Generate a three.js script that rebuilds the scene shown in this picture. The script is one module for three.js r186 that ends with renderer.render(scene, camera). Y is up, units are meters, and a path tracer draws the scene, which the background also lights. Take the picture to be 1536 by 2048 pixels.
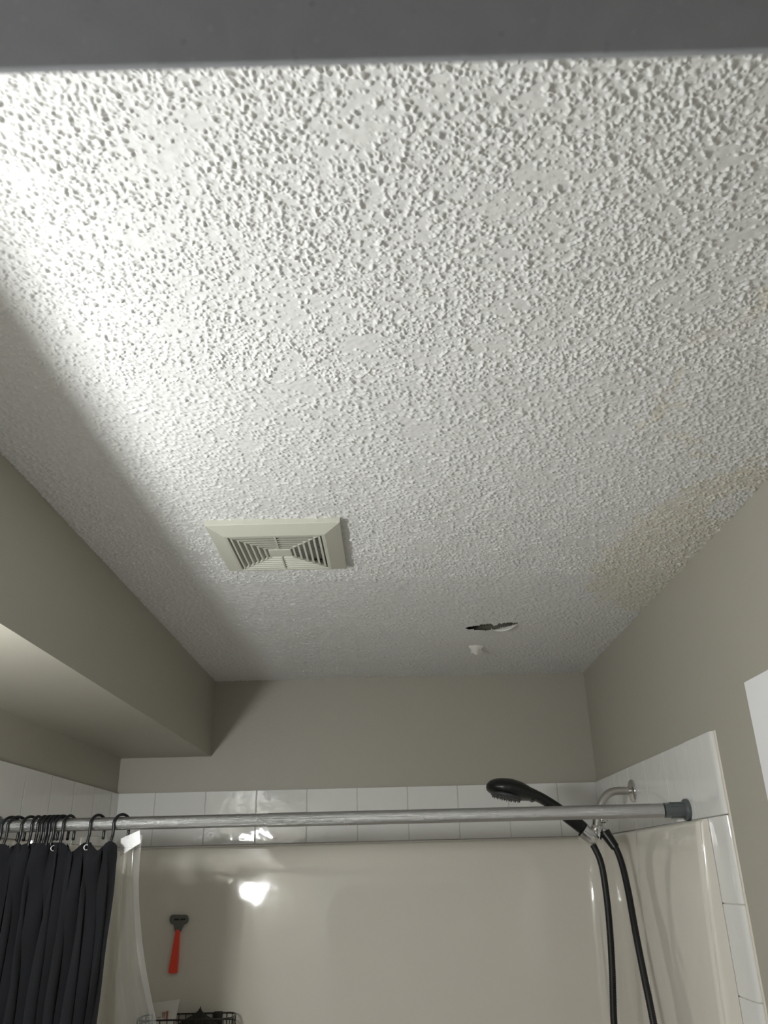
import * as THREE from 'three';
import { mergeGeometries, mergeVertices } from 'three/addons/utils/BufferGeometryUtils.js';
import { RoundedBoxGeometry } from 'three/addons/geometries/RoundedBoxGeometry.js';
import { ImprovedNoise } from 'three/addons/math/ImprovedNoise.js';

// ------------------------------------------------------------------ camera, light, exposure
const scene = new THREE.Scene();
scene.background = new THREE.Color(0x000000);
const YC = 1.82;                                     // height of the camera above the floor
const camera = new THREE.PerspectiveCamera(2 * Math.atan(1024 / 1622.1) * 180 / Math.PI, 0.75, 0.02, 20);
camera.rotation.order = 'YXZ';
camera.rotation.set(0.4172, 0.0007, -0.0245);
camera.position.set(0.8711, YC, 2.7091);
camera.focus = 1.5;
camera.userData.fStop = 14;
const renderer = new THREE.WebGLRenderer();
renderer.toneMapping = THREE.LinearToneMapping;
renderer.toneMappingExposure = 1.28;
renderer.shadowMap.enabled = true;
const BULB_I = 0.42;                                 // candela of each vanity bulb
const BULB_COLOR = new THREE.Color().setRGB(0.975, 1.0, 1.0);
const BULB_X = 0.115, BULB_Y = YC + 0.135, BULB_Z = [1.80, 1.98, 2.16, 2.34];

// ------------------------------------------------------------------ sizes of the room (metres)
const W = 1.524, H = YC + 0.5957, SX = 0.2914, SY = YC + 0.3527;   // alcove width, ceiling, soffit side and underside
const ZF = 2.555;                                    // room face of the door wall
const TT = YC + 0.2445, TP = 0.158, ZT = 1.029;      // top of the tiles, tile pitch, front end of the tiling
const ST = YC + 0.084;                               // top of the tub surround

// ------------------------------------------------------------------ helpers
let seed = 12345;
const rnd = () => { seed = (seed * 1664525 + 1013904223) >>> 0; return seed / 4294967296; };
const rr = (a, b) => a + (b - a) * rnd();
const noise = new ImprovedNoise();
const N = (x, y, z = 0.37) => noise.noise(x, y, z);
const smooth = (a, b, x) => { const t = Math.min(1, Math.max(0, (x - a) / (b - a))); return t * t * (3 - 2 * t); };
const lin = (r, g, b) => new THREE.Color().setRGB(r, g, b);
const taken = {};
const numbered = n => { const k = taken[n] = (taken[n] ?? -1) + 1; return k ? `${n}_${String(k).padStart(3, '0')}` : n; };
function shade(o) { o.castShadow = o.receiveShadow = true; return o; }
function mesh(name, geo, m, parent = scene) {
  const o = shade(new THREE.Mesh(geo, m)); o.name = parent === scene ? numbered(name) : name; parent.add(o); return o;
}
function tag(o, label, category, group) { o.userData.label = label; o.userData.category = category; if (group) o.userData.group = group; return o; }
function struct(o, label) { o.userData.kind = 'structure'; if (label) o.userData.label = label; return o; }
function thing(name, label, category, [x, y, z] = [0, 0, 0], group) {
  const o = new THREE.Group(); o.name = numbered(name); o.position.set(x, y, z); scene.add(o); return tag(o, label, category, group);
}
function box(x0, x1, y0, y1, z0, z1) { const g = new THREE.BoxGeometry(x1 - x0, y1 - y0, z1 - z0); g.translate((x0 + x1) / 2, (y0 + y1) / 2, (z0 + z1) / 2); return g; }
function rbox(x0, x1, y0, y1, z0, z1, r, s = 2) { const g = new RoundedBoxGeometry(x1 - x0, y1 - y0, z1 - z0, s, r); g.translate((x0 + x1) / 2, (y0 + y1) / 2, (z0 + z1) / 2); return g; }
function merge(list) { return mergeGeometries(list.map(g => { const n = g.index ? g.toNonIndexed() : g; for (const k of Object.keys(n.attributes)) if (!['position', 'normal', 'uv'].includes(k)) n.deleteAttribute(k); return n; })); }
const V = (x, y, z) => new THREE.Vector3(x, y, z);
const curve = (pts, t = 0.5) => new THREE.CatmullRomCurve3(pts.map(p => V(...p)), false, 'catmullrom', t);
const tube = (pts, r, n = 40, k = 10) => new THREE.TubeGeometry(Array.isArray(pts) ? curve(pts) : pts, n, r, k, false);
function rod(a, b, r, k = 16, r2 = r) {               // a capped cylinder from a to b
  const A = V(...a), B = V(...b), g = new THREE.CylinderGeometry(r2, r, A.distanceTo(B), k);
  g.applyQuaternion(new THREE.Quaternion().setFromUnitVectors(V(0, 1, 0), B.clone().sub(A).normalize())); g.translate(...A.add(B).multiplyScalar(0.5)); return g;
}
function grid(nu, nv, f, closedU = false) {           // f(u, v) -> [x, y, z]
  const p = [], uv = [], ix = [];
  for (let j = 0; j <= nv; j++) for (let i = 0; i <= nu; i++) { p.push(...f(i / nu, j / nv)); uv.push(i / nu, j / nv); }
  for (let j = 0; j < nv; j++) for (let i = 0; i < nu; i++) { const a = j * (nu + 1) + i, b = a + 1, c = a + nu + 1, d = c + 1; ix.push(a, c, b, b, c, d); }
  const g = new THREE.BufferGeometry();
  g.setAttribute('position', new THREE.Float32BufferAttribute(p, 3)); g.setAttribute('uv', new THREE.Float32BufferAttribute(uv, 2)); g.setIndex(ix);
  g.computeVertexNormals();
  if (closedU) { const n = g.attributes.normal; for (let j = 0; j <= nv; j++) { const a = j * (nu + 1), b = a + nu; const s = V(n.getX(a) + n.getX(b), n.getY(a) + n.getY(b), n.getZ(a) + n.getZ(b)).normalize(); n.setXYZ(a, s.x, s.y, s.z); n.setXYZ(b, s.x, s.y, s.z); } }
  return g;
}
function planarUV(g, s = 1) {                         // uv in metres, from the two widest axes of each face normal
  const p = g.attributes.position, n = g.attributes.normal, uv = new Float32Array(p.count * 2);
  for (let i = 0; i < p.count; i++) {
    const ax = Math.abs(n.getX(i)), ay = Math.abs(n.getY(i)), az = Math.abs(n.getZ(i));
    if (ay >= ax && ay >= az) { uv[2 * i] = p.getX(i) * s; uv[2 * i + 1] = p.getZ(i) * s; }
    else if (ax >= az) { uv[2 * i] = p.getZ(i) * s; uv[2 * i + 1] = p.getY(i) * s; }
    else { uv[2 * i] = p.getX(i) * s; uv[2 * i + 1] = p.getY(i) * s; }
  }
  g.setAttribute('uv', new THREE.BufferAttribute(uv, 2)); return g;
}
function texture(size, f, srgb = false) {             // f(u, v) -> [r, g, b] in 0..1
  const d = new Uint8Array(size * size * 4);
  for (let j = 0; j < size; j++) for (let i = 0; i < size; i++) { const c = f(i / size, j / size), k = 4 * (j * size + i); for (let q = 0; q < 3; q++) d[k + q] = Math.max(0, Math.min(255, c[q] * 255)); d[k + 3] = 255; }
  const t = new THREE.DataTexture(d, size, size); t.wrapS = t.wrapT = THREE.RepeatWrapping; t.magFilter = THREE.LinearFilter; t.minFilter = THREE.LinearMipmapLinearFilter; t.generateMipmaps = true;
  if (srgb) t.colorSpace = THREE.SRGBColorSpace; t.needsUpdate = true; return t;
}
const wrapNoise = (u, v, k, z = 0) => {               // tileable value: blend of four shifted samples
  const a = u * k, b = v * k, f = (x, y) => N(x, y, z + 0.5);
  return f(a, b) * (1 - u) * (1 - v) + f(a - k, b) * u * (1 - v) + f(a, b - k) * (1 - u) * v + f(a - k, b - k) * u * v;
};

// ------------------------------------------------------------------ materials
const tRoller = texture(512, (u, v) => { const h = 0.5 + 0.28 * wrapNoise(u, v, 90, 3) + 0.2 * wrapNoise(u, v, 37, 8); return [h, h, h]; });
const tWave = texture(512, (u, v) => { const h = 0.5 + 0.6 * wrapNoise(u, v, 9, 5) + 0.18 * wrapNoise(u, v, 23, 6); return [h, h, h]; });
const tScratch = texture(512, (u, v) => { const h = 0.5 + 0.5 * wrapNoise(u, v, 60, 2) * (0.5 + wrapNoise(u, v, 8, 4)) + 0.2 * wrapNoise(u, v, 120, 12); return [h, h, h]; });
const rep = (t, x, y = x) => { const c = t.clone(); c.repeat.set(x, y); c.needsUpdate = true; return c; };
const S = o => new THREE.MeshStandardMaterial(o), P = o => new THREE.MeshPhysicalMaterial(o);
const M = {
  wall: S({ color: lin(0.42, 0.4, 0.345), roughness: 0.5, bumpMap: rep(tRoller, 2.2), bumpScale: 0.0004 }),
  ceiling: S({ color: 0xffffff, vertexColors: true, roughness: 0.95 }),
  peel: S({ color: lin(0.72, 0.71, 0.67), roughness: 0.85, side: THREE.DoubleSide }),
  cavity: S({ color: lin(0.2, 0.19, 0.15), roughness: 0.95, side: THREE.DoubleSide }),
  floor: S({ color: lin(0.74, 0.73, 0.71), roughness: 0.4 }),
  plain: S({ color: lin(0.74, 0.73, 0.7), roughness: 0.6 }),
  tile: P({ color: lin(0.79, 0.79, 0.775), roughness: 0.05, bumpMap: rep(tWave, 3), bumpScale: 0.0008 }),
  grout: S({ color: lin(0.7, 0.68, 0.63), roughness: 0.85 }),
  caulk: S({ color: lin(0.69, 0.65, 0.56), roughness: 0.5 }),
  acrylic: P({ color: lin(0.765, 0.73, 0.66), roughness: 0.06, bumpMap: rep(tWave, 1.3), bumpScale: 0.0012 }),
  vent: S({ color: lin(0.56, 0.56, 0.485), roughness: 0.45 }),
  ventDark: S({ color: lin(0.3, 0.3, 0.27), roughness: 0.9 }),
  steel: S({ color: lin(0.5, 0.5, 0.5), metalness: 1, roughness: 0.34, bumpMap: rep(tScratch, 14, 1), bumpScale: 0.0006 }),
  chrome: S({ color: lin(0.72, 0.72, 0.72), metalness: 1, roughness: 0.14 }),
  arm: S({ color: lin(0.62, 0.61, 0.59), metalness: 1, roughness: 0.3 }),
  rubber: P({ color: lin(0.09, 0.105, 0.11), roughness: 0.3, clearcoat: 0.5 }),
  black: P({ color: lin(0.006, 0.007, 0.008), roughness: 0.32 }),
  blackMatte: S({ color: lin(0.006, 0.0065, 0.008), roughness: 0.5 }),
  nozzle: S({ color: lin(0.04, 0.042, 0.045), roughness: 0.5 }),
  fabric: P({ color: lin(0.017, 0.0175, 0.02), roughness: 0.9, side: THREE.DoubleSide, specularIntensity: 0.25 }),
  vinyl: P({ color: lin(0.96, 0.96, 0.94), roughness: 0.12, transmission: 0.93, thickness: 0, side: THREE.DoubleSide, ior: 1.45 }),
  vinylHem: P({ color: lin(0.93, 0.93, 0.91), roughness: 0.2, transmission: 0.9, thickness: 0, side: THREE.DoubleSide }),
  clearTab: P({ color: lin(0.9, 0.9, 0.89), roughness: 0.25, transmission: 0.84, thickness: 0, side: THREE.DoubleSide }),
  razorRed: S({ color: lin(0.9, 0.075, 0.04), roughness: 0.4 }),
  razorGrey: S({ color: lin(0.13, 0.13, 0.115), roughness: 0.45 }),
  wire: S({ color: lin(0.05, 0.047, 0.04), roughness: 0.35, metalness: 0.6 }),
  tubeWhite: S({ color: lin(0.75, 0.73, 0.69), roughness: 0.4 }),
  copper: S({ color: lin(0.6, 0.3, 0.2), roughness: 0.3, metalness: 0.6 }),
  cloth: S({ color: lin(0.03, 0.03, 0.026), roughness: 0.95 }),
  panel: S({ color: lin(0.9, 0.9, 0.92), roughness: 0.5 }),
  mirror: S({ color: lin(0.9, 0.9, 0.9), metalness: 1, roughness: 0.02 }),
  bulb: S({ color: 0xffffff, emissive: lin(1, 0.97, 0.9), emissiveIntensity: 6, roughness: 0.4 }),
};
const tDust = texture(512, (u, v) => [0.5, 0.5, 0.5].map(c => c));
{ // small flecks of dust and chips on the door head
  const d = tDust.image.data; for (let i = 0; i < d.length; i += 4) { const n = 164 + 5 * N((i / 4 % 512) / 60, Math.floor(i / 2048) / 60); d[i] = d[i + 1] = n; d[i + 2] = n + 1; }
  for (let s = 0; s < 110; s++) { const cx = rnd() * 512, cy = rnd() * 512, r = rr(0.8, 3.6), up = rnd() < 0.6; for (let y = -5; y <= 5; y++) for (let x = -5; x <= 5; x++) { const q = Math.hypot(x, y) / r; if (q < 1.3) { const k = 4 * (((Math.floor(cy) + y + 512) % 512) * 512 + (Math.floor(cx) + x + 512) % 512), a = (1 - q / 1.3) * (up ? 28 : -60); for (let c = 0; c < 3; c++) d[k + c] = Math.max(0, Math.min(255, d[k + c] + a)); } } }
  tDust.colorSpace = THREE.SRGBColorSpace; tDust.needsUpdate = true;
}
M.doorHead = S({ color: lin(0.9, 0.93, 1.0), map: rep(tDust, 12), roughness: 0.45 });

// ------------------------------------------------------------------ the room
const wallBack = struct(mesh('wall_back', planarUV(box(-0.1, W + 0.1, 0, H + 0.1, -0.1, 0)), M.wall), 'taupe painted wall above the tiles at the end of the tub');
const wallLeft = struct(mesh('wall_left', planarUV(box(-0.1, 0, 0, H + 0.1, 0, ZF + 0.12)), M.wall), 'taupe painted wall under the soffit');
const wallRight = struct(mesh('wall_right', planarUV(box(W, W + 0.1, 0, H + 0.1, 0, ZF + 0.12)), M.wall), 'taupe painted wall behind the shower arm');
struct(mesh('floor', planarUV(box(-0.1, W + 0.1, -0.05, 0, -0.1, ZF + 0.12)), M.floor));
struct(mesh('soffit', planarUV(box(-0.05, SX, SY, H + 0.02, -0.05, ZF + 0.05)), M.wall), 'boxed taupe soffit running along the left wall');
const DX0 = 0.5, DX1 = 1.3, DY = YC + 0.2;           // door opening
struct(mesh('wall_front', planarUV(merge([box(0, DX0, 0, H + 0.1, ZF + 0.015, ZF + 0.12), box(DX1, W, 0, H + 0.1, ZF + 0.015, ZF + 0.12), box(DX0, DX1, DY + 0.02, H + 0.05, ZF + 0.015, ZF + 0.12)])), M.wall));
// the hall the photograph is taken from
struct(mesh('wall_hall', planarUV(merge([box(-0.6, 2.1, 0, H + 0.1, 4.1, 4.2), box(-0.7, -0.6, 0, H + 0.1, ZF + 0.12, 4.2), box(2.1, 2.2, 0, H + 0.1, ZF + 0.12, 4.2), box(-0.7, -0.1, 0, H + 0.1, ZF + 0.02, ZF + 0.12), box(W + 0.1, 2.2, 0, H + 0.1, ZF + 0.02, ZF + 0.12)])), M.plain));
struct(mesh('floor', planarUV(box(-0.7, 2.2, -0.05, 0, ZF + 0.12, 4.2)), M.floor));
struct(mesh('ceiling_hall', box(-0.7, 2.2, H, H + 0.05, ZF + 0.12, 4.2), M.plain));
const headShape = () => {                            // shallow worn chamfer along the arris towards the room
  const sh = new THREE.Shape([[ZF + 0.135, 0], [ZF + 0.0042, 0], [ZF + 0.0037, 0.00015], [ZF + 0.0006, 0.0021], [ZF, 0.003], [ZF, 0.085], [ZF + 0.135, 0.085]].map(p => new THREE.Vector2(...p)));
  const g = new THREE.ExtrudeGeometry(sh, { depth: DX1 - DX0 + 0.14, bevelEnabled: false }); g.rotateY(-Math.PI / 2); g.translate(DX1 + 0.07, DY, 0); return g;
};
// door head at the top of the picture, with its rounded arris towards the room
struct(mesh('trim_1', planarUV(headShape()), M.doorHead), 'grey door head across the top of the picture, close and out of focus');
struct(mesh('trim_2', merge([rbox(DX0 - 0.07, DX0, 0, DY, ZF, ZF + 0.135, 0.004), rbox(DX1, DX1 + 0.07, 0, DY, ZF, ZF + 0.135, 0.004)]), M.doorHead));

// ------------------------------------------------------------------ popcorn ceiling with a torn patch and a water stain
{
  const X0 = SX - 0.012, X1 = W + 0.012, Z0 = -0.012, Z1 = ZF + 0.02, step = 0.0008;
  const nx = Math.ceil((X1 - X0) / step) + 1, nz = Math.ceil((Z1 - Z0) / step) + 1, hf = new Float32Array(nx * nz);
  const lumps = 360000;
  for (let s = 0; s < lumps; s++) {
    const x = rr(X0, X1), z = rr(Z0, Z1), dens = 0.6 + 0.75 * N(x * 22, z * 22, 1.5) + 0.5 * N(x * 7, z * 7, 4.2);
    if (rnd() > dens + 0.12) continue;
    let r = 0.0007 + 0.002 * Math.pow(rnd(), 2.3); if (rnd() < 0.03) r *= 1.3;
    const h = r * rr(0.85, 1.5), a1 = rr(0, 6.3), a2 = rr(0, 6.3), st = rr(0.75, 1.3), ang = rr(0, 3.2), ca = Math.cos(ang), sa = Math.sin(ang), k = Math.ceil(r * 1.6 / step);
    const ci = Math.round((x - X0) / step), cj = Math.round((z - Z0) / step);
    for (let j = -k; j <= k; j++) for (let i = -k; i <= k; i++) {
      const ii = ci + i, jj = cj + j; if (ii < 0 || jj < 0 || ii >= nx || jj >= nz) continue;
      const dx = X0 + ii * step - x, dz = Z0 + jj * step - z, u = (dx * ca + dz * sa) * st, w = (-dx * sa + dz * ca) / st;
      const th = Math.atan2(w, u), q = Math.hypot(u, w) / (r * (1 + 0.2 * Math.sin(2 * th + a1) + 0.14 * Math.sin(3 * th + a2)));
      if (q < 1) { const v = h * Math.pow(1 - q * q, 0.55), o = jj * nx + ii; if (v > hf[o]) hf[o] = v; else hf[o] += 0.12 * v; }
    }
  }
  const sm = new Float32Array(hf.length);
  for (let j = 1; j < nz - 1; j++) for (let i = 1; i < nx - 1; i++) { const o = j * nx + i; sm[o] = 0.36 * hf[o] + 0.12 * (hf[o - 1] + hf[o + 1] + hf[o - nx] + hf[o + nx]) + 0.04 * (hf[o - nx - 1] + hf[o - nx + 1] + hf[o + nx - 1] + hf[o + nx + 1]); }
  const at = (x, z) => {
    const fx = Math.max(0, Math.min(nx - 1.01, (x - X0) / step)), fz = Math.max(0, Math.min(nz - 1.01, (z - Z0) / step)), i = fx | 0, j = fz | 0, a = fx - i, b = fz - j, o = j * nx + i;
    return (sm[o] * (1 - a) + sm[o + 1] * a) * (1 - b) + (sm[o + nx] * (1 - a) + sm[o + nx + 1] * a) * b;
  };
  // the torn slot: a ragged near edge and a smooth far edge
  const farEdge = x => { const t = (x - 1.08) / 0.137; return 0.583 - 0.05 * t * (1 - t) + 0.035 * t * t; };
  const nearEdge = x => { const t = (x - 1.08) / 0.137; return farEdge(x) + 0.012 * Math.sin(Math.PI * t) + 0.036 * Math.pow(Math.max(0, Math.sin(Math.PI * Math.min(1, 0.02 + t * 0.96))), 0.6) * (1 - 0.2 * t) * (1 - 0.75 * Math.exp(-Math.pow((t - 0.57) / 0.055, 2))) + 0.006 * N(x * 170, 3.3); };
  const slot = (x, z) => x < 1.08 || x > 1.217 ? 0 : smooth(farEdge(x) - 0.001, farEdge(x) + 0.002, z) * (1 - smooth(nearEdge(x) - 0.003, nearEdge(x) + 0.001, z));
  const height = (x, z) => {                         // metres below the plane of the ceiling
    const patch = Math.exp(-(Math.pow((x - 1.15) / 0.16, 2) + Math.pow((z - 0.46) / 0.16, 2)));
    let y = at(x, z) * (1 - 0.6 * patch) + 0.0005 * N(x * 120, z * 120, 7) + 0.0012 * N(x * 9, z * 9, 2);
    if (x > 1.08 && x < 1.217) { const e = farEdge(x) - z; if (e > -0.002) y += 0.004 * Math.exp(-e / 0.03) * Math.sin(Math.PI * (x - 1.08) / 0.137); }
    y += 0.004 * patch;
    return y;
  };
  const stain = (x, z) => {
    const n = 0.14 * N(x * 16, z * 16, 9) + 0.07 * N(x * 45, z * 45, 5);
    const e = Math.hypot((x - 1.56) / 0.25, (z - 1.12) / 0.44) + n, a = 1 - smooth(0.9, 1.0, e);
    const hole = 1 - smooth(0.75, 1.0, Math.hypot((x - 1.5) / 0.045, (z - 1.36) / 0.08) + n);
    const ring = Math.exp(-Math.pow((Math.hypot((x - 1.5) / 0.235, (z - 1.78) / 0.26) + n * 1.4 - 1) / 0.05, 2)) * (0.5 + 0.9 * N(x * 20, z * 20, 3));
    return Math.max(0, Math.min(1, Math.max(a * (1 - 0.85 * hole) * (0.75 + 0.5 * N(x * 60, z * 60, 6)), ring)));
  };
  const parts = [];
  const patchGrid = (xa, xb, za, zb, dx, dz) => {
    const a = Math.round((xb - xa) / dx), b = Math.round((zb - za) / dz), p = new Float32Array((a + 1) * (b + 1) * 3), c = new Float32Array((a + 1) * (b + 1) * 3), ix = new Uint32Array(a * b * 6);
    let k = 0, q = 0;
    for (let j = 0; j <= b; j++) for (let i = 0; i <= a; i++) {
      const x = xa + (xb - xa) * i / a, z = za + (zb - za) * j / b, s = stain(x, z), f = 0.71 + 0.03 * N(x * 90, z * 90, 8);
      p[k] = x; p[k + 1] = H - height(x, z); p[k + 2] = z; c[k] = f * (1 - 0.04 * s); c[k + 1] = f * (1 - 0.085 * s); c[k + 2] = f * 0.985 * (1 - 0.19 * s); k += 3;
    }
    for (let j = 0; j < b; j++) for (let i = 0; i < a; i++) { const o = j * (a + 1) + i; if (slot(p[3 * o] + dx / 2, p[3 * o + 2] + dz / 2) > 0.5) continue; ix[q++] = o; ix[q++] = o + 1; ix[q++] = o + a + 1; ix[q++] = o + 1; ix[q++] = o + a + 2; ix[q++] = o + a + 1; }
    const g = new THREE.BufferGeometry(); g.setAttribute('position', new THREE.BufferAttribute(p, 3)); g.setAttribute('color', new THREE.BufferAttribute(c, 3)); g.setIndex(new THREE.BufferAttribute(ix.slice(0, q), 1)); g.computeVertexNormals(); parts.push(g);
  };
  patchGrid(X0, X1, 1.8, 2.275, 0.001, 0.001);
  patchGrid(X0, X1, 1.0, 1.802, 0.0016, 0.0016);
  patchGrid(X0, X1, Z0, 1.002, 0.0026, 0.003);
  patchGrid(X0, X1, 2.273, Z1, 0.006, 0.006);
  const slab = box(-0.1, W + 0.1, H + 0.08, H + 0.12, -0.1, ZF + 0.12); slab.deleteAttribute('uv');
  slab.setAttribute('color', new THREE.BufferAttribute(new Float32Array(slab.attributes.position.count * 3).fill(0.6), 3)); parts.push(slab);
  const ceil = struct(mesh('ceiling', mergeGeometries(parts), M.ceiling), 'white popcorn textured ceiling');
  // the dark void above the tear: a box open towards the room
  const cav = new THREE.BoxGeometry(0.2, 0.076, 0.14); cav.translate(1.15, H + 0.0405, 0.60);
  const keep = []; { const ci = cav.index.array, cn = cav.attributes.normal; for (let i = 0; i < ci.length; i += 3) if (cn.getY(ci[i]) > -0.5) keep.push(ci[i], ci[i + 1], ci[i + 2]); } cav.setIndex(keep);
  mesh('cavity', cav, M.cavity, ceil).userData.label = 'dark void seen through the tear';
  // the torn paper edge that hangs at the right end of the slot, and the curled flake behind it
  const lip = grid(24, 6, (u, v) => { const x = 1.155 + 0.062 * u, q = Math.sin(Math.PI * u); return [x, H - 0.0045 - 0.011 * q * Math.sin(v * Math.PI * 0.75), farEdge(x) - 0.012 * (1 - u) + 0.012 * q * v - 0.002]; });
  const l = mesh('torn_edge', lip, M.peel, ceil); l.userData.label = 'torn paint edge curling down from the slot';
  const fl = grid(14, 8, (u, v) => { const w = 1 - 0.25 * v * v - 0.12 * Math.sin(9 * v + 2), x = 1.106 + 0.038 * (0.5 + (u - 0.5) * w) + 0.003 * v; return [x, H - 0.001 - 0.021 * v + 0.0035 * Math.sin(u * 7 + 1) * v, 0.405 - 0.03 * v * (0.4 + 0.6 * v) + 0.006 * Math.sin(3 * u)]; });
  mesh('paint_flake', fl, M.peel, ceil).userData.label = 'small flake of peeling paint hanging loose';
}

// ------------------------------------------------------------------ wall tiles, one mesh each
{
  const G = 0.0022, T = 0.008;
  const back = [0, 0.124, 0.284, 0.4445, 0.604, 0.763, 0.922, 1.08, 1.238, 1.395, W], side = [0.008, 0.075, 0.234, 0.393, 0.552, 0.711, 0.87, ZT];
  const y0 = TT - TP;
  mesh('grout', box(0, W, y0 - 0.02, TT - 0.001, 0, T - 0.0025), M.grout, wallBack);
  for (let i = 0; i + 1 < back.length; i++) mesh('tile', planarUV(rbox(back[i] + G / 2, back[i + 1] - G / 2, y0, TT, 0.001, T, 0.0016)), M.tile, wallBack);
  // an edge tile with a bullnose towards the front of the room; sx = +1 right wall, -1 left wall
  const edgeTile = (ya, yb, sx) => {
    const s = new THREE.Shape(), z0 = 0.87 + G / 2, z1 = ZT, r = 0.0075;   // shape in (z, depth)
    s.moveTo(z0, 0); s.lineTo(z0, T - 0.0012); s.quadraticCurveTo(z0, T, z0 + 0.0012, T); s.lineTo(z1 - 0.02, T); s.bezierCurveTo(z1 - 0.008, T, z1, T - 0.001, z1, 0); s.lineTo(z0, 0);
    const g = new THREE.ExtrudeGeometry(s, { depth: yb - ya - 0.001, bevelEnabled: true, bevelSize: 0.0008, bevelThickness: 0.0005, bevelSegments: 2, curveSegments: 12 });
    g.rotateX(-Math.PI / 2);                                              // now x = z-coordinate, z = -depth, y up
    const p = g.attributes.position, n = g.attributes.normal;
    for (let i = 0; i < p.count; i++) { const zz = p.getX(i), d = -p.getZ(i), nz = n.getX(i), nd = -n.getZ(i); p.setXYZ(i, sx > 0 ? W - d : d, ya + 0.0005 + p.getY(i), zz); n.setXYZ(i, sx > 0 ? -nd : nd, n.getY(i), nz); }
    if (sx > 0) for (let i = 0; i < p.count; i += 3) for (const A of [p, n, g.attributes.uv]) { for (let c = 0; c < A.itemSize; c++) { const t = A.getComponent(i, c); A.setComponent(i, c, A.getComponent(i + 1, c)); A.setComponent(i + 1, c, t); } }
    return planarUV(g);
  };
  for (const sx of [1, -1]) {
    const wall = sx > 0 ? wallRight : wallLeft, X = (a, b) => sx > 0 ? [W - b, W - a] : [a, b];
    mesh('grout', merge([box(...X(0, T - 0.0025), y0 - 0.02, TT - 0.001, 0, ZT - 0.004), box(...X(0, T - 0.0025), 0.4, y0, 0.86, ZT - 0.004)]), M.grout, wall);
    for (let i = 0; i + 2 < side.length; i++) mesh('tile', planarUV(rbox(...X(0.001, T), y0, TT, side[i] + G / 2, side[i + 1] - G / 2, 0.0016)), M.tile, wall);
    for (let k = 0; k < 10; k++) mesh('tile', edgeTile(TT - (k + 1) * TP + G / 2, TT - k * TP - (k ? G / 2 : 0), sx), M.tile, wall);
    const bead = grid(4, 60, (u, v) => { const a = Math.PI * u, y = 0.45 + (TT - 0.45) * v, w = 0.0035 + 0.0012 * N(y * 60, 2.2), dz = 0.0045 + 0.0012 * N(y * 35, 8.1); return [sx > 0 ? W - 0.003 * Math.sin(a) : 0.003 * Math.sin(a), y, ZT + dz - w * Math.cos(a)]; });
    mesh('caulk_bead', bead, M.caulk, wall).userData.label = 'cream bead of caulk along the tile edge';
  }
}

const draft = y => 0.02 * (1 - Math.exp(-(ST - y) / 0.25));   // the moulding swells gently below its top edge
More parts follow.
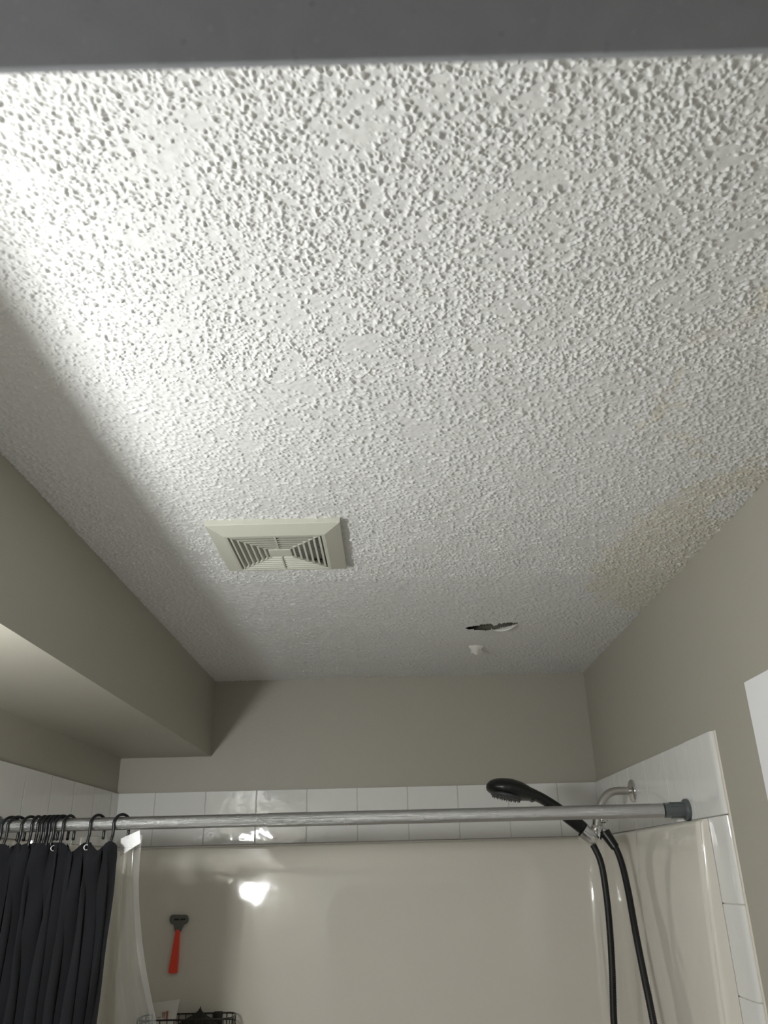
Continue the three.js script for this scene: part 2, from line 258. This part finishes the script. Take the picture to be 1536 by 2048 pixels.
// ------------------------------------------------------------------ tub with its moulded surround
{
  const t = thing('tub_surround', 'glossy bone coloured moulded tub surround with rounded corners', 'shower surround', [0, 0, 0]);
  const FR = 0.93;                                   // front end of the side panels
  const profile = d => {                             // d = extra thickness; runs left front -> back -> right front
    const pts = [], b = 0.042 + d, r = 0.055;
    const half = s => {                              // from the front of one side to the middle of the back
      const o = [], X = v => s > 0 ? W - v : v, e = s > 0 ? 0.03 + d : 0.017;
      o.push([X(0.0094), FR + 0.006]);
      for (let k = 0; k <= 8; k++) { const a = k / 8 * Math.PI / 2; o.push([X(0.0094 + (e - 0.0094) * (0.25 + 0.75 * Math.sin(a))), FR - 0.016 + 0.02 * Math.cos(a)]); }
      for (let k = 1; k <= 12; k++) { const z = FR - 0.016 + (0.5 - FR + 0.016) * k / 12; o.push([X(e), z]); }
      for (let k = 0; k <= 8; k++) { const f = k / 8; o.push([X(e - 0.006 * smooth(0, 1, f)), 0.48 - 0.035 * f]); }
      for (let k = 1; k <= 10; k++) o.push([X(e - 0.006), 0.445 + (b + r - 0.445) * k / 10]);
      for (let k = 1; k <= 12; k++) { const a = k / 12 * Math.PI / 2; o.push([X(e - 0.006 + r - r * Math.cos(a)), b + r - r * Math.sin(a)]); }
      return o;
    };
    const L = half(-1), R = half(1); pts.push(...L);
    const xa = L[L.length - 1][0], xb = R[R.length - 1][0];
    for (let k = 1; k < 30; k++) pts.push([xa + (xb - xa) * k / 30, b]);
    pts.push(...R.reverse()); return pts;
  };
  const rows = [];                                   // [y, extra thickness, blend towards the wall]
  for (let k = 0; k <= 6; k++) { const a = k / 6 * Math.PI / 2; rows.push([ST - 0.012 + 0.012 * Math.cos(a), 0, 0.45 * (1 - Math.sin(a))]); }
  rows.unshift([ST, 0, 1]);
  for (let k = 1; k <= 24; k++) { const y = ST - 0.012 - (ST - 0.012 - 0.42) * k / 24; rows.push([y, draft(y), 0]); }
  const P0 = profile(0), n = P0.length - 1, lines = rows.map(([y, d, w]) => { const q = profile(d); return q.map(([x, z]) => { const wx = x < 0.1 ? 0.0094 : x > W - 0.1 ? W - 0.0094 : x, wz = z < 0.12 ? Math.min(z, 0.0088) : z; return [x + (wx - x) * w, y, z + (wz - z) * w]; }); });
  const g = grid(n, rows.length - 1, (u, v) => lines[Math.round(v * (rows.length - 1))][Math.round(u * n)]);
  mesh('wall_panels', planarUV(g), M.acrylic, t);
  const o = new THREE.Shape([[0.0095, -0.93], [W - 0.0095, -0.93], [W - 0.0095, -0.0095], [0.0095, -0.0095]].map(p => new THREE.Vector2(...p))), hole = new THREE.Path();
  hole.absellipse(W / 2, -0.48, 0.66, 0.33, 0, Math.PI * 2); o.holes.push(hole);
  const tub = new THREE.ExtrudeGeometry(o, { depth: 0.36, bevelEnabled: false, curveSegments: 32 }); tub.rotateX(-Math.PI / 2); tub.translate(0, 0.06, 0);
  mesh('tub', merge([tub, box(0.0095, W - 0.0095, 0, 0.06, 0.0095, 0.93)]), M.acrylic, t);
}

// ------------------------------------------------------------------ ceiling vent
{
  const xa = 0.541, xb = 0.789, za = 1.103, zb = 1.346, cx = (xa + xb) / 2, cz = (za + zb) / 2, a = (xb - xa) / 2, L = 0.010, B = 0.022;
  const t = thing('ceiling_vent', 'square cream louvred exhaust vent on the popcorn ceiling', 'vent', [cx, H, cz]);
  // frame: outer lip, sloping bevel, flat inner rim, inner return; four mitred sides
  const prof = [[a, 0.002], [a, -L], [a - 0.001, -L - 0.0012], [a - 0.030, -B], [a - 0.0355, -B], [a - 0.0365, -B + 0.001], [a - 0.0365, -0.004]];
  const fg = [];
  for (let s = 0; s < 4; s++) for (let i = 0; i + 1 < prof.length; i++) {
    const [r0, h0] = prof[i], [r1, h1] = prof[i + 1], c = s * Math.PI / 2, rot = (x, z) => [x * Math.cos(c) - z * Math.sin(c), x * Math.sin(c) + z * Math.cos(c)];
    const q = [[-r0, h0, r0], [r0, h0, r0], [r1, h1, r1], [-r1, h1, r1]].map(([x, y, z]) => { const [X, Z] = rot(x, z); return [X, y, Z]; });
    const g = new THREE.BufferGeometry(); g.setAttribute('position', new THREE.Float32BufferAttribute([...q[0], ...q[3], ...q[1], ...q[1], ...q[3], ...q[2]], 3)); g.setAttribute('uv', new THREE.Float32BufferAttribute(new Array(12).fill(0), 2)); g.computeVertexNormals(); fg.push(g);
  }
  mesh('frame', merge(fg), M.vent, t);
  mesh('duct_opening', box(-a + 0.036, a - 0.036, 0.0, 0.002, -a + 0.036, a - 0.036), M.ventDark, t);
  const IN = a - 0.0365, rings = 6, inner = 0.022, pitch = (IN - inner) / rings;
  for (let k = 0; k < rings; k++) for (let s = 0; s < 4; s++) {
    // a leaning slat: its lower edge further out than its upper edge, mitred at both ends
    const r0 = inner + pitch * (k + 0.72), th = 0.0034, y0 = -B + 0.0012, y1 = -B + 0.0095, lean = 0.0035;
    const c = s * Math.PI / 2, rot = (x, y, z) => [x * Math.cos(c) - z * Math.sin(c), y, x * Math.sin(c) + z * Math.cos(c)];
    const ring = (r, y) => [rot(-r, y, r), rot(r, y, r)], A = ring(r0, y0), Bq = ring(r0 - th, y0), C = ring(r0 - th - lean, y1), D = ring(r0 - th * 0.6 - lean, y1);
    const v = [], quad = (a, b, c, d) => v.push(...a, ...b, ...c, ...a, ...c, ...d);
    quad(A[0], Bq[0], Bq[1], A[1]); quad(Bq[0], C[0], C[1], Bq[1]); quad(C[0], D[0], D[1], C[1]); quad(D[0], A[0], A[1], D[1]); quad(A[0], D[0], C[0], Bq[0]); quad(A[1], Bq[1], C[1], D[1]);
    const g = new THREE.BufferGeometry(); g.setAttribute('position', new THREE.Float32BufferAttribute(v, 3)); g.computeVertexNormals();
    mesh('slat', g, M.vent, t);
  }
  mesh('centre_plate', rbox(-inner, inner, -B + 0.001, -B + 0.004, -inner + 0.004, inner - 0.004, 0.001), M.vent, t);
  for (const s of [-1, 1]) mesh('rib', box(-0.0013, 0.0013, -B + 0.0005, -B + 0.005, s > 0 ? inner : -IN, s > 0 ? IN : -inner), M.vent, t);
  for (let s = 0; s < 4; s++) { const g = box(inner * 1.414, IN * 1.414, -B + 0.0012, -B + 0.006, -0.0008, 0.0008); g.rotateY(Math.PI / 4 + s * Math.PI / 2); mesh('rib', g, M.vent, t); }
}

// ------------------------------------------------------------------ shower curtain rod
const RY = YC + 0.108, RZ = 0.826, RR = 0.0146;
{
  const t = thing('shower_rod', 'brushed steel tension rod spanning the tub alcove', 'shower rod', [0, RY, RZ]);
  const tb = new THREE.CylinderGeometry(RR, RR, 0.86, 32, 1, false); tb.rotateZ(Math.PI / 2); tb.translate(1.03, 0, 0); mesh('outer_tube', tb, M.steel, t);
  const t2 = new THREE.CylinderGeometry(RR - 0.0011, RR - 0.0011, 0.6, 32, 1, false); t2.rotateZ(Math.PI / 2); t2.translate(0.32, 0.0005, 0); mesh('inner_tube', t2, M.steel, t);
  const cap = s => {
    const f = mergeGeometries([new THREE.LatheGeometry([[0, 0], [0.0218, 0], [0.0231, 0.0015], [0.0231, 0.006], [0.0215, 0.0085], [0.0158, 0.0095], [0.0155, 0.05], [0.0152, 0.052], [0, 0.052]].map(p => new THREE.Vector2(...p)), 36)]);
    const ribs = []; for (let k = 0; k < 12; k++) { const c = k / 12 * Math.PI * 2, g = box(-0.0012, 0.0012, 0.01, 0.04, 0.0148, 0.0168); g.rotateY(c); ribs.push(g); }
    const g = merge([f, ...ribs]); g.rotateZ(s > 0 ? Math.PI / 2 : -Math.PI / 2); g.translate(s > 0 ? W - 0.0085 : 0.0085, 0, 0); return g;
  };
  mesh('end_mount', cap(1), M.rubber, t).userData.label = 'dark grey ribbed rubber end mount'; mesh('end_mount', new THREE.LatheGeometry([[0, 0], [0.0215, 0], [0.0215, 0.006], [0.016, 0.009], [0.0158, 0.014], [0, 0.014]].map(p => new THREE.Vector2(...p)), 32).rotateZ(-Math.PI / 2).translate(0.0092, 0, 0), M.rubber, t);
}

// ------------------------------------------------------------------ curtain hooks, curtain and liner
const hookX = [0.283, 0.231, 0.169, 0.153, 0.142, 0.133, 0.124, 0.113, 0.099, 0.083, 0.055, 0.041];
const ord = ['rightmost', 'second from the right', 'third from the right', 'fourth from the right', 'fifth from the right', 'sixth from the right', 'seventh from the right', 'eighth from the right', 'ninth from the right', 'tenth from the right', 'eleventh from the right', 'leftmost visible'];
const yaws = [0.62, 0.5, 0.28, 0.5, 0.42, 0.3, 0.34, 0.22, 0.18, 0.55, 0.72, 0.66];
{
  const wireR = 0.0031;
  const pts = [[0.014, -0.042, 0], [0.0185, -0.046, 0], [0.0235, -0.042, 0], [0.0235, -0.034, 0], [0.0205, -0.018, 0], [0.0215, 0.001, 0]];
  for (let k = 1; k < 8; k++) { const a = k / 8 * Math.PI; pts.push([0.0205 * Math.cos(a), 0.0005 + 0.0185 * Math.sin(a), 0]); }
  pts.push([-0.0205, 0.0, 0], [-0.019, -0.016, 0], [-0.0185, -0.026, 0]);
  const g = tube(pts, wireR, 64, 8); const ball = new THREE.SphereGeometry(0.0037, 10, 8); ball.translate(-0.0185, -0.027, 0); const ball2 = new THREE.SphereGeometry(0.0032, 10, 8); ball2.translate(0.014, -0.042, 0);
  const wire = g;
  hookX.forEach((x, i) => {
    const t = thing('curtain_hook', `black curtain hook over the rod, ${ord[i]}`, 'curtain hook', [x, RY, RZ], 'black curtain hooks on the shower rod');
    mesh('wire', wire, M.black, t); mesh('bead', ball, M.black, t); mesh('bead', ball2, M.black, t);
    t.rotation.y = -Math.PI / 2 - yaws[i];
  });
}
{
  // dark curtain: gathered folds hanging from the hooks' front legs
  const xl = -0.0, nU = 420, nV = 110, yTop = RY - 0.036, yBot = 0.44, pins = hookX.map((x, i) => x - 0.0235 * Math.sin(yaws[i]));
  const zF = RZ + 0.024;
  const fold = u => u * 6.5 * Math.PI * 2;
  const g = grid(nU, nV, (u, v0) => {
    const v = Math.pow(v0, 1.8), y1 = yTop - (yTop - yBot) * v, drop = yTop - y1;
    const open = 0.6 + 0.4 * smooth(0, 0.3, drop);
    const ph = fold(u) + 3.2 * N(u * 4.3, 1.2) + 1.5 * N(u * 4, drop * 2.6, 4) - drop * 0.9;
    const amp = (0.02 + 0.016 * N(u * 7, drop * 1.5, 2.5) + 0.01 * smooth(0, 0.5, drop)) * open;
    const x = 0.03 + 0.256 * u + 0.013 * Math.sin(2 * ph + 0.8) * open * smooth(0, 0.08, 1 - u) * smooth(0, 0.06, u) + 0.008 * N(u * 11, drop * 4, 6) * smooth(0, 0.1, drop) * smooth(0, 0.1, u) - 0.006 * smooth(0.1, 0.5, drop) * u;
    const edge = smooth(0.0, 0.06, 1 - u);
    // pulled creases that run down from the hooks
    const pull = 0.007 * Math.sin(u * 55 + drop * 38 * (0.4 + N(u * 5, 9.1))) * smooth(0, 0.03, drop) * Math.exp(-drop / 0.16);
    const z = zF + amp * Math.sin(ph) * (0.35 + 0.65 * edge) + pull + 0.005 * N(u * 20, drop * 9, 3) * smooth(0, 0.08, drop);
    let near = 9; for (const p of pins) near = Math.min(near, Math.abs(x - p));
    const sag = 0.020 * smooth(0.004, 0.03, near) * Math.exp(-drop / 0.035);
    return [x, y1 - sag, z];
  });
  const t = thing('shower_curtain', 'dark charcoal fabric shower curtain gathered at the left end of the rod', 'curtain', [0, 0, 0]);
  mesh('cloth', g, M.fabric, t);
  const rings = [[0.222, 0.0], [0.152, 0]];
  for (const [x] of rings) { const r = new THREE.TorusGeometry(0.0052, 0.0014, 8, 18); r.translate(x, yTop - 0.011, RZ + 0.031); mesh('grommet', r, M.chrome, t); }
}
{
  // clear liner behind the curtain, with a stiff patch at its top corner
  const t = thing('curtain_liner', 'clear plastic shower liner showing past the edge of the dark curtain', 'shower liner', [0, 0, 0]);
  const yTop = RY - 0.022, yBot = 0.46, zb = RZ - 0.03;
  const f = (u, v0) => {
    const v = Math.pow(v0, 1.5), y = yTop - (yTop - yBot) * v, d = yTop - y;
    const right = 0.32 + 0.05 * smooth(0.05, 0.45, d) + 0.016 * smooth(0.2, 0.4, d);
    const x = 0.03 + (right - 0.03) * u + 0.004 * N(u * 8, d * 5, 2);
    const z = zb + 0.013 * Math.sin(u * 24 + 1.4 * N(u * 3, d * 4) + d * 3) * (1 - 0.5 * smooth(0.85, 1, u)) + 0.006 * N(u * 12, d * 11, 7) - 0.05 * smooth(0.05, 0.6, d) * u;
    return [x, y - 0.006 * (1 - u), z];
  };
  mesh('sheet', grid(120, 90, f), M.vinyl, t);
  mesh('hem', grid(8, 90, (u, v) => { const p = f(0.955 + 0.045 * u, v); return [p[0], p[1], p[2] + 0.0015]; }), M.vinylHem, t);
  const tabPts = new THREE.Shape([[0, 0], [0.040, 0.014], [0.043, -0.012], [0.001, -0.034]].map(p => new THREE.Vector2(...p)));
  const tg = new THREE.ExtrudeGeometry(tabPts, { depth: 0.0012, bevelEnabled: true, bevelSize: 0.0006, bevelThickness: 0.0006, bevelSegments: 1 }); tg.rotateZ(0.06); tg.translate(0.281, yTop - 0.008, zb + 0.02);
  mesh('corner_patch', tg, M.clearTab, t).userData.label = 'frosted stiffened patch at the liner corner';
}

// ------------------------------------------------------------------ shower arm, bracket, hand shower and hoses
{
  const z0 = 0.42, K = 0.001318;                     // metres across one picture element at this depth
  const at = (u, v) => [1.4005 + (u - 1185) * K, YC + 0.0935 + (1655 - v) * 0.00122 + (u - 1185) * -0.00003];
  const arm = thing('wall_shower', 'bent chrome shower arm with round wall flange and diverter bracket', 'shower fixture', [0, 0, 0]);
  const fy = YC + 0.182;
  const fl = new THREE.LatheGeometry([[0, 0], [0.029, 0], [0.0292, 0.002], [0.026, 0.006], [0.017, 0.0095], [0.0125, 0.011], [0.0115, 0.012], [0, 0.012]].map(p => new THREE.Vector2(...p)), 40); fl.rotateZ(Math.PI / 2); fl.translate(W - 0.0085, fy, z0);
  mesh('wall_flange', fl, M.chrome, arm);
  mesh('pipe', tube([[W - 0.01, fy, z0], [1.485, fy + 0.001, z0], [1.465, fy, z0], [1.447, fy - 0.0075, z0], [1.432, fy - 0.023, z0], [1.418, fy - 0.045, z0], [1.408, fy - 0.062, z0]], 0.0103, 60, 18), M.arm, arm);
  const c = at(1188, 1650);
  const br = mesh('bracket', merge([rod([c[0] + 0.012, c[1] + 0.034, z0], [c[0] - 0.002, c[1] - 0.034, z0], 0.0142, 20), new THREE.SphereGeometry(0.0165, 20, 14).translate(c[0] + 0.003, c[1] - 0.01, z0), rod([1.4165, fy - 0.05, z0], [1.407, fy - 0.066, z0], 0.0135, 8)]), M.chrome, arm);
  const [ex, ey] = at(1171, 1672);
  const cup = new THREE.LatheGeometry([[0.0105, -0.021], [0.0175, -0.022], [0.02, -0.006], [0.0225, 0.018], [0.0205, 0.019], [0.017, 0.0]].map(p => new THREE.Vector2(...p)), 26); cup.rotateZ(0.86); cup.translate(ex, ey, z0 + 0.004); mesh('cup', cup, M.chrome, br);
  mesh('outlet', rod([c[0] + 0.002, c[1] - 0.006, z0], [c[0] + 0.027, c[1] - 0.021, z0], 0.0098, 18), M.chrome, br);
  mesh('knob', (() => { const g = new THREE.SphereGeometry(0.011, 16, 12); g.scale(1.25, 0.85, 1); g.translate(c[0] + 0.021, c[1] + 0.012, z0 + 0.008); return g; })(), M.chrome, br);

  const hs = thing('hand_shower', 'black hand shower held in the chrome bracket', 'shower head', [0, 0, 0]);
  const st = [[975.5, 1573, 0.5, 0.001], [977, 1573, 6, 0.012], [982, 1573, 11.5, 0.024], [991, 1573, 16, 0.036], [1005, 1574, 19, 0.045], [1024, 1577, 20.5, 0.049], [1043, 1582, 19, 0.046], [1060, 1587, 14.5, 0.036], [1076, 1591, 10.5, 0.024], [1095, 1602, 10.5, 0.0165], [1115, 1617, 11.5, 0.0148], [1138, 1636, 12.6, 0.0148], [1157, 1652, 12.8, 0.015], [1168, 1662, 11.5, 0.0148], [1169, 1663, 0.5, 0.001]];
  const cen = curve(st.map(s => [...at(s[0], s[1]), z0 + 0.004]), 0.5);
  const body = grid(28, st.length * 4 - 4, (u, v) => {
    const k = v * (st.length - 1), i = Math.min(st.length - 2, Math.floor(k)), f = k - i, h = (st[i][2] * (1 - f) + st[i + 1][2] * f) * K, w = st[i][3] * (1 - f) + st[i + 1][3] * f;
    const p = cen.getPoint(v), tg = cen.getTangent(v), nx = -tg.y, ny = tg.x, a = u * Math.PI * 2, si = Math.sin(a), fl2 = si < 0 && k > 1 && k < 7.5 ? 0.93 : 1;
    return [p.x + nx * h * si * fl2, p.y + ny * h * si * fl2, p.z + w * Math.cos(a)];
  }, true);
  mesh('body', body, M.black, hs);
  const f0 = at(978, 1585), f1 = at(1052, 1601), fc = [(f0[0] + f1[0]) / 2, (f0[1] + f1[1]) / 2], ang = Math.atan2(f1[1] - f0[1], f1[0] - f0[0]);
  const place = g => { g.rotateZ(ang); g.translate(fc[0], fc[1], z0 + 0.004); return g; };
  mesh('spray_plate', place((() => { const g = new THREE.LatheGeometry([[0, -0.004], [0.036, -0.004], [0.041, -0.0015], [0.043, 0.003], [0.042, 0.008], [0, 0.008]].map(p => new THREE.Vector2(...p)), 40); return g; })()), M.nozzle, hs);
  const noz = []; for (const [R2, n] of [[0.036, 18], [0.026, 12], [0.015, 7]]) for (let k = 0; k < n; k++) { const a = k / n * Math.PI * 2, g = new THREE.CylinderGeometry(0.0017, 0.0012, 0.004, 6); g.translate(R2 * Math.cos(a), -0.0055, R2 * Math.sin(a)); noz.push(g); }
  const nz = mesh('nozzles', place(merge(noz)), M.nozzle, hs); nz.userData.kind = 'stuff';
  const lv = at(1068, 1597); mesh('spray_lever', (() => { const g = rod([...lv, z0 - 0.012], [...lv, z0 + 0.02], 0.0078, 14); return g; })(), M.nozzle, hs);

  // braided hose: a ribbed tube looping from the bracket down and back up to the handle
  const hp = (x, y, z) => [x, YC + y, z];
  const path = curve([hp(1.383, 0.064, 0.424), hp(1.395, 0.042, 0.428), hp(1.405, 0.003, 0.435), hp(1.407, -0.067, 0.44), hp(1.405, -0.145, 0.44), hp(1.399, -0.232, 0.44), hp(1.388, -0.345, 0.44), hp(1.376, -0.5, 0.45), hp(1.372, -0.62, 0.47), hp(1.385, -0.7, 0.51), hp(1.41, -0.725, 0.55), hp(1.433, -0.69, 0.59), hp(1.443, -0.6, 0.61), hp(1.446, -0.46, 0.60),
    hp(1.447, -0.319, 0.57), hp(1.448, -0.234, 0.54), hp(1.45, -0.153, 0.51), hp(1.455, -0.056, 0.47), hp(1.454, 0.008, 0.445), hp(1.445, 0.05, 0.43), hp(1.43, 0.077, 0.42)], 0.5);
  const len = path.getLength(), nT = 700, R = 0.0082, fr = path.computeFrenetFrames(nT, false);
  const hose = grid(10, nT, (u, v) => { const i = Math.round(v * nT), p = path.getPointAt(v), a = u * Math.PI * 2, r = R * (1 + 0.07 * (i % 2 ? 1 : -1)); const n = fr.normals[i], b = fr.binormals[i]; return [p.x + r * (Math.cos(a) * n.x + Math.sin(a) * b.x), p.y + r * (Math.cos(a) * n.y + Math.sin(a) * b.y), p.z + r * (Math.cos(a) * n.z + Math.sin(a) * b.z)]; }, true);
  const ht = thing('shower_hose', 'black ribbed shower hose looping below the bracket', 'hose', [0, 0, 0]);
  mesh('hose', hose, M.blackMatte, ht);
  mesh('ferrule', rod(hp(1.427, 0.081, 0.42), hp(1.447, 0.043, 0.432), 0.0145, 18, 0.0112), M.black, ht);
}

// ------------------------------------------------------------------ razor on the surround
const ZS = y => 0.0425 + draft(y);              // face of the back panel
{
  const y0 = YC - 0.25, yC = YC - 0.145, t = thing('razor', 'orange-red handled razor with grey head on the back of the surround', 'razor', [0.235, y0, ZS(YC - 0.25) - 0.0005]);
  const sh = new THREE.Shape(); sh.moveTo(-0.0115, 0.003); sh.quadraticCurveTo(-0.0115, 0, -0.009, 0); sh.lineTo(0.0075, 0); sh.quadraticCurveTo(0.0105, 0, 0.0105, 0.003); sh.lineTo(0.0095, 0.105); sh.quadraticCurveTo(0.005, 0.109, 0.0005, 0.106); sh.lineTo(-0.0115, 0.003);
  const hg = new THREE.ExtrudeGeometry(sh, { depth: 0.007, bevelEnabled: true, bevelSize: 0.002, bevelThickness: 0.002, bevelSegments: 3 }); hg.translate(0, 0, 0.004); mesh('handle', hg, M.razorRed, t);
  const hd = new THREE.Shape(); hd.moveTo(-0.002, 0); hd.lineTo(0.012, 0); hd.lineTo(0.020, 0.018); hd.quadraticCurveTo(0.031, 0.02, 0.032, 0.028); hd.quadraticCurveTo(0.032, 0.041, 0.024, 0.041); hd.lineTo(-0.012, 0.042); hd.quadraticCurveTo(-0.021, 0.042, -0.020, 0.03); hd.quadraticCurveTo(-0.019, 0.02, -0.008, 0.019); hd.closePath();
  const hdg = new THREE.ExtrudeGeometry(hd, { depth: 0.006, bevelEnabled: true, bevelSize: 0.0015, bevelThickness: 0.0015, bevelSegments: 2 }); hdg.translate(0, 0.105, 0.004); const head = mesh('head', hdg, M.razorGrey, t);
  for (const x of [-0.0075, 0.0105]) mesh('slot', rbox(x, x + 0.0145, 0.1335, 0.138, 0.0105, 0.0122, 0.0006), M.black, head);
}

// ------------------------------------------------------------------ wire basket with a tube and a cloth
{
  const yR = YC - 0.352, x0 = 0.165, x1 = 0.425, za = ZS(yR) + 0.006, zb = za + 0.105, r = 0.03, D = 0.07;
  const t = thing('wire_basket', 'black wire shower basket on the back of the surround', 'basket', [0, 0, 0]);
  const loop = y => { const p = []; const arc = (cx, cz, a0) => { for (let k = 0; k <= 5; k++) { const a = a0 + k / 5 * Math.PI / 2; p.push(V(cx + r * Math.cos(a), y, cz + r * Math.sin(a))); } }; arc(x1 - r, zb - r, 0); arc(x0 + r, zb - r, Math.PI / 2); arc(x0 + r, za + r, Math.PI); arc(x1 - r, za + r, Math.PI * 1.5); return new THREE.CatmullRomCurve3(p, true, 'catmullrom', 0.2); };
  const ring = (y, rad) => new THREE.TubeGeometry(loop(y), 120, rad, 7, true);
  mesh('rim', ring(yR, 0.0021), M.wire, t); mesh('rim', ring(yR - 0.016, 0.0016), M.wire, t);
  mesh('base_ring', ring(yR - D, 0.0022), M.wire, t);
  const L = loop(0); for (let k = 0; k < 36; k++) { const p = L.getPointAt(k / 36); mesh('upright_wire', rod([p.x, yR - D, p.z], [p.x, yR, p.z], 0.0013, 6), M.wire, t); }
  for (let k = 1; k < 9; k++) { const z = za + (zb - za) * k / 9; mesh('floor_wire', rod([x0, yR - D, z], [x1, yR - D, z], 0.0014, 6), M.wire, t); }
  for (const x of [0.22, 0.37]) mesh('mount', rbox(x - 0.012, x + 0.012, yR - 0.03, yR + 0.004, za - 0.005, za + 0.002, 0.002), M.wire, t);
  const yF = yR - D + 0.0015;
  const tu = thing('cosmetic_tube', 'white squeeze tube with copper print standing in the wire basket', 'tube', [0.236, yF, za + 0.062]);
  const hT = 0.108, tg = grid(36, 20, (u, v) => { const a = u * Math.PI * 2, f = 0.016 + (hT - 0.016) * v, w = 0.023 + 0.015 * v, d = 0.02 * (1 - Math.pow(v, 1.4)) + 0.0012; return [w * Math.cos(a), f + 0.004 * v * Math.cos(a), d * Math.sin(a)]; }, true);
  mesh('body', tg, M.tubeWhite, tu); mesh('cap', new THREE.CylinderGeometry(0.021, 0.021, 0.018, 28).translate(0, 0.009, 0), M.tubeWhite, tu);
  // the copper mark: a few short upright strokes
  for (const [x, w, y, h] of [[-0.004, 0.0018, 0.07, 0.014], [0.0005, 0.0018, 0.068, 0.016], [0.006, 0.005, 0.062, 0.024], [-0.017, 0.009, 0.071, 0.0012]]) { const v = (y + h / 2 - 0.016) / (hT - 0.016), d = 0.02 * (1 - Math.pow(v, 1.4)) + 0.0022; const g = box(x, x + w, y, y + h, d - 0.003, d + 0.0014); mesh('printed_mark', g, M.copper, tu); }
  const cl = thing('washcloth', 'dark crumpled cloth poking out of the wire basket', 'cloth', [0.318, yF, za + 0.05]);
  const cg = grid(40, 26, (u, v) => { const a = u * Math.PI * 2, e = Math.sin(v * Math.PI), k = 1 + 0.25 * N(Math.cos(a) * 2 + 4, v * 5, Math.sin(a) * 2); const y = 0.092 * v; const sq = 1 - 0.85 * smooth(0.55, 1, v); return [(0.048 * e * 1 * k * sq + 0.0005) * Math.cos(a) + 0.012 * v, Math.max(0, y), (0.036 * e * k * sq + 0.0005) * Math.sin(a)]; }, true);
  mesh('folds', cg, M.cloth, cl);
}

// ------------------------------------------------------------------ white panel on the right wall
{
  const x = W - 0.018;
  const t = thing('white_panel', 'plain white board fixed to the taupe wall at the right edge', 'wall panel', [W, YC - 0.355, 1.252]);
  mesh('board', rbox(-0.018, 0, 0, 0.65, 0, 0.52, 0.0015), M.panel, t);
}

// ------------------------------------------------------------------ vanity light and mirror on the left wall, beside the frame
{
  const zc = (BULB_Z[0] + BULB_Z[3]) / 2;
  const t = thing('vanity_light', 'four globe vanity light bar under the soffit beside the door', 'wall light', [0, BULB_Y, zc]);
  mesh('bar', rbox(0, 0.03, -0.05, 0.05, -0.38, 0.38, 0.006), M.chrome, t);
  for (const z of BULB_Z) {
    mesh('socket', rod([0.03, 0, z - zc], [0.083, 0, z - zc], 0.02, 20), M.chrome, t);
    const b = mesh('bulb', new THREE.SphereGeometry(0.037, 28, 20).translate(BULB_X, 0, z - zc), M.bulb, t); b.castShadow = false;
    const l = new THREE.PointLight(BULB_COLOR, BULB_I, 0, 2); l.position.set(BULB_X, 0, z - zc); l.castShadow = true; l.shadow.radius = 1.8; l.shadow.bias = -0.001; l.name = 'bulb_light'; t.add(l);
  }
}

{
  const m = thing('wall_mirror', 'frameless mirror on the left wall below the globe light bar', 'mirror', [0, 1.0, 1.95]);
  mesh('glass', rbox(0.001, 0.007, 0, 0.82, -0.55, 0.55, 0.001), M.mirror, m);
  const t = thing('vanity', 'white vanity cabinet with white top below the mirror', 'vanity', [0, 0, 1.95]);
  mesh('body', box(0.002, 0.48, 0.08, 0.82, -0.54, 0.54), M.panel, t); mesh('plinth', box(0.002, 0.42, 0, 0.08, -0.54, 0.54), M.panel, t);
  for (const s of [-1, 1]) { const d = mesh('door', rbox(0.481, 0.499, 0.11, 0.8, s < 0 ? -0.535 : 0.003, s < 0 ? -0.003 : 0.535, 0.003), M.panel, t); mesh('knob', rod([0.499, 0.62, s * 0.06], [0.522, 0.62, s * 0.06], 0.012, 16), M.chrome, d); }
  mesh('counter_top', rbox(0.002, 0.53, 0.821, 0.855, -0.56, 0.56, 0.006), M.tubeWhite, t);
}

renderer.render(scene, camera);
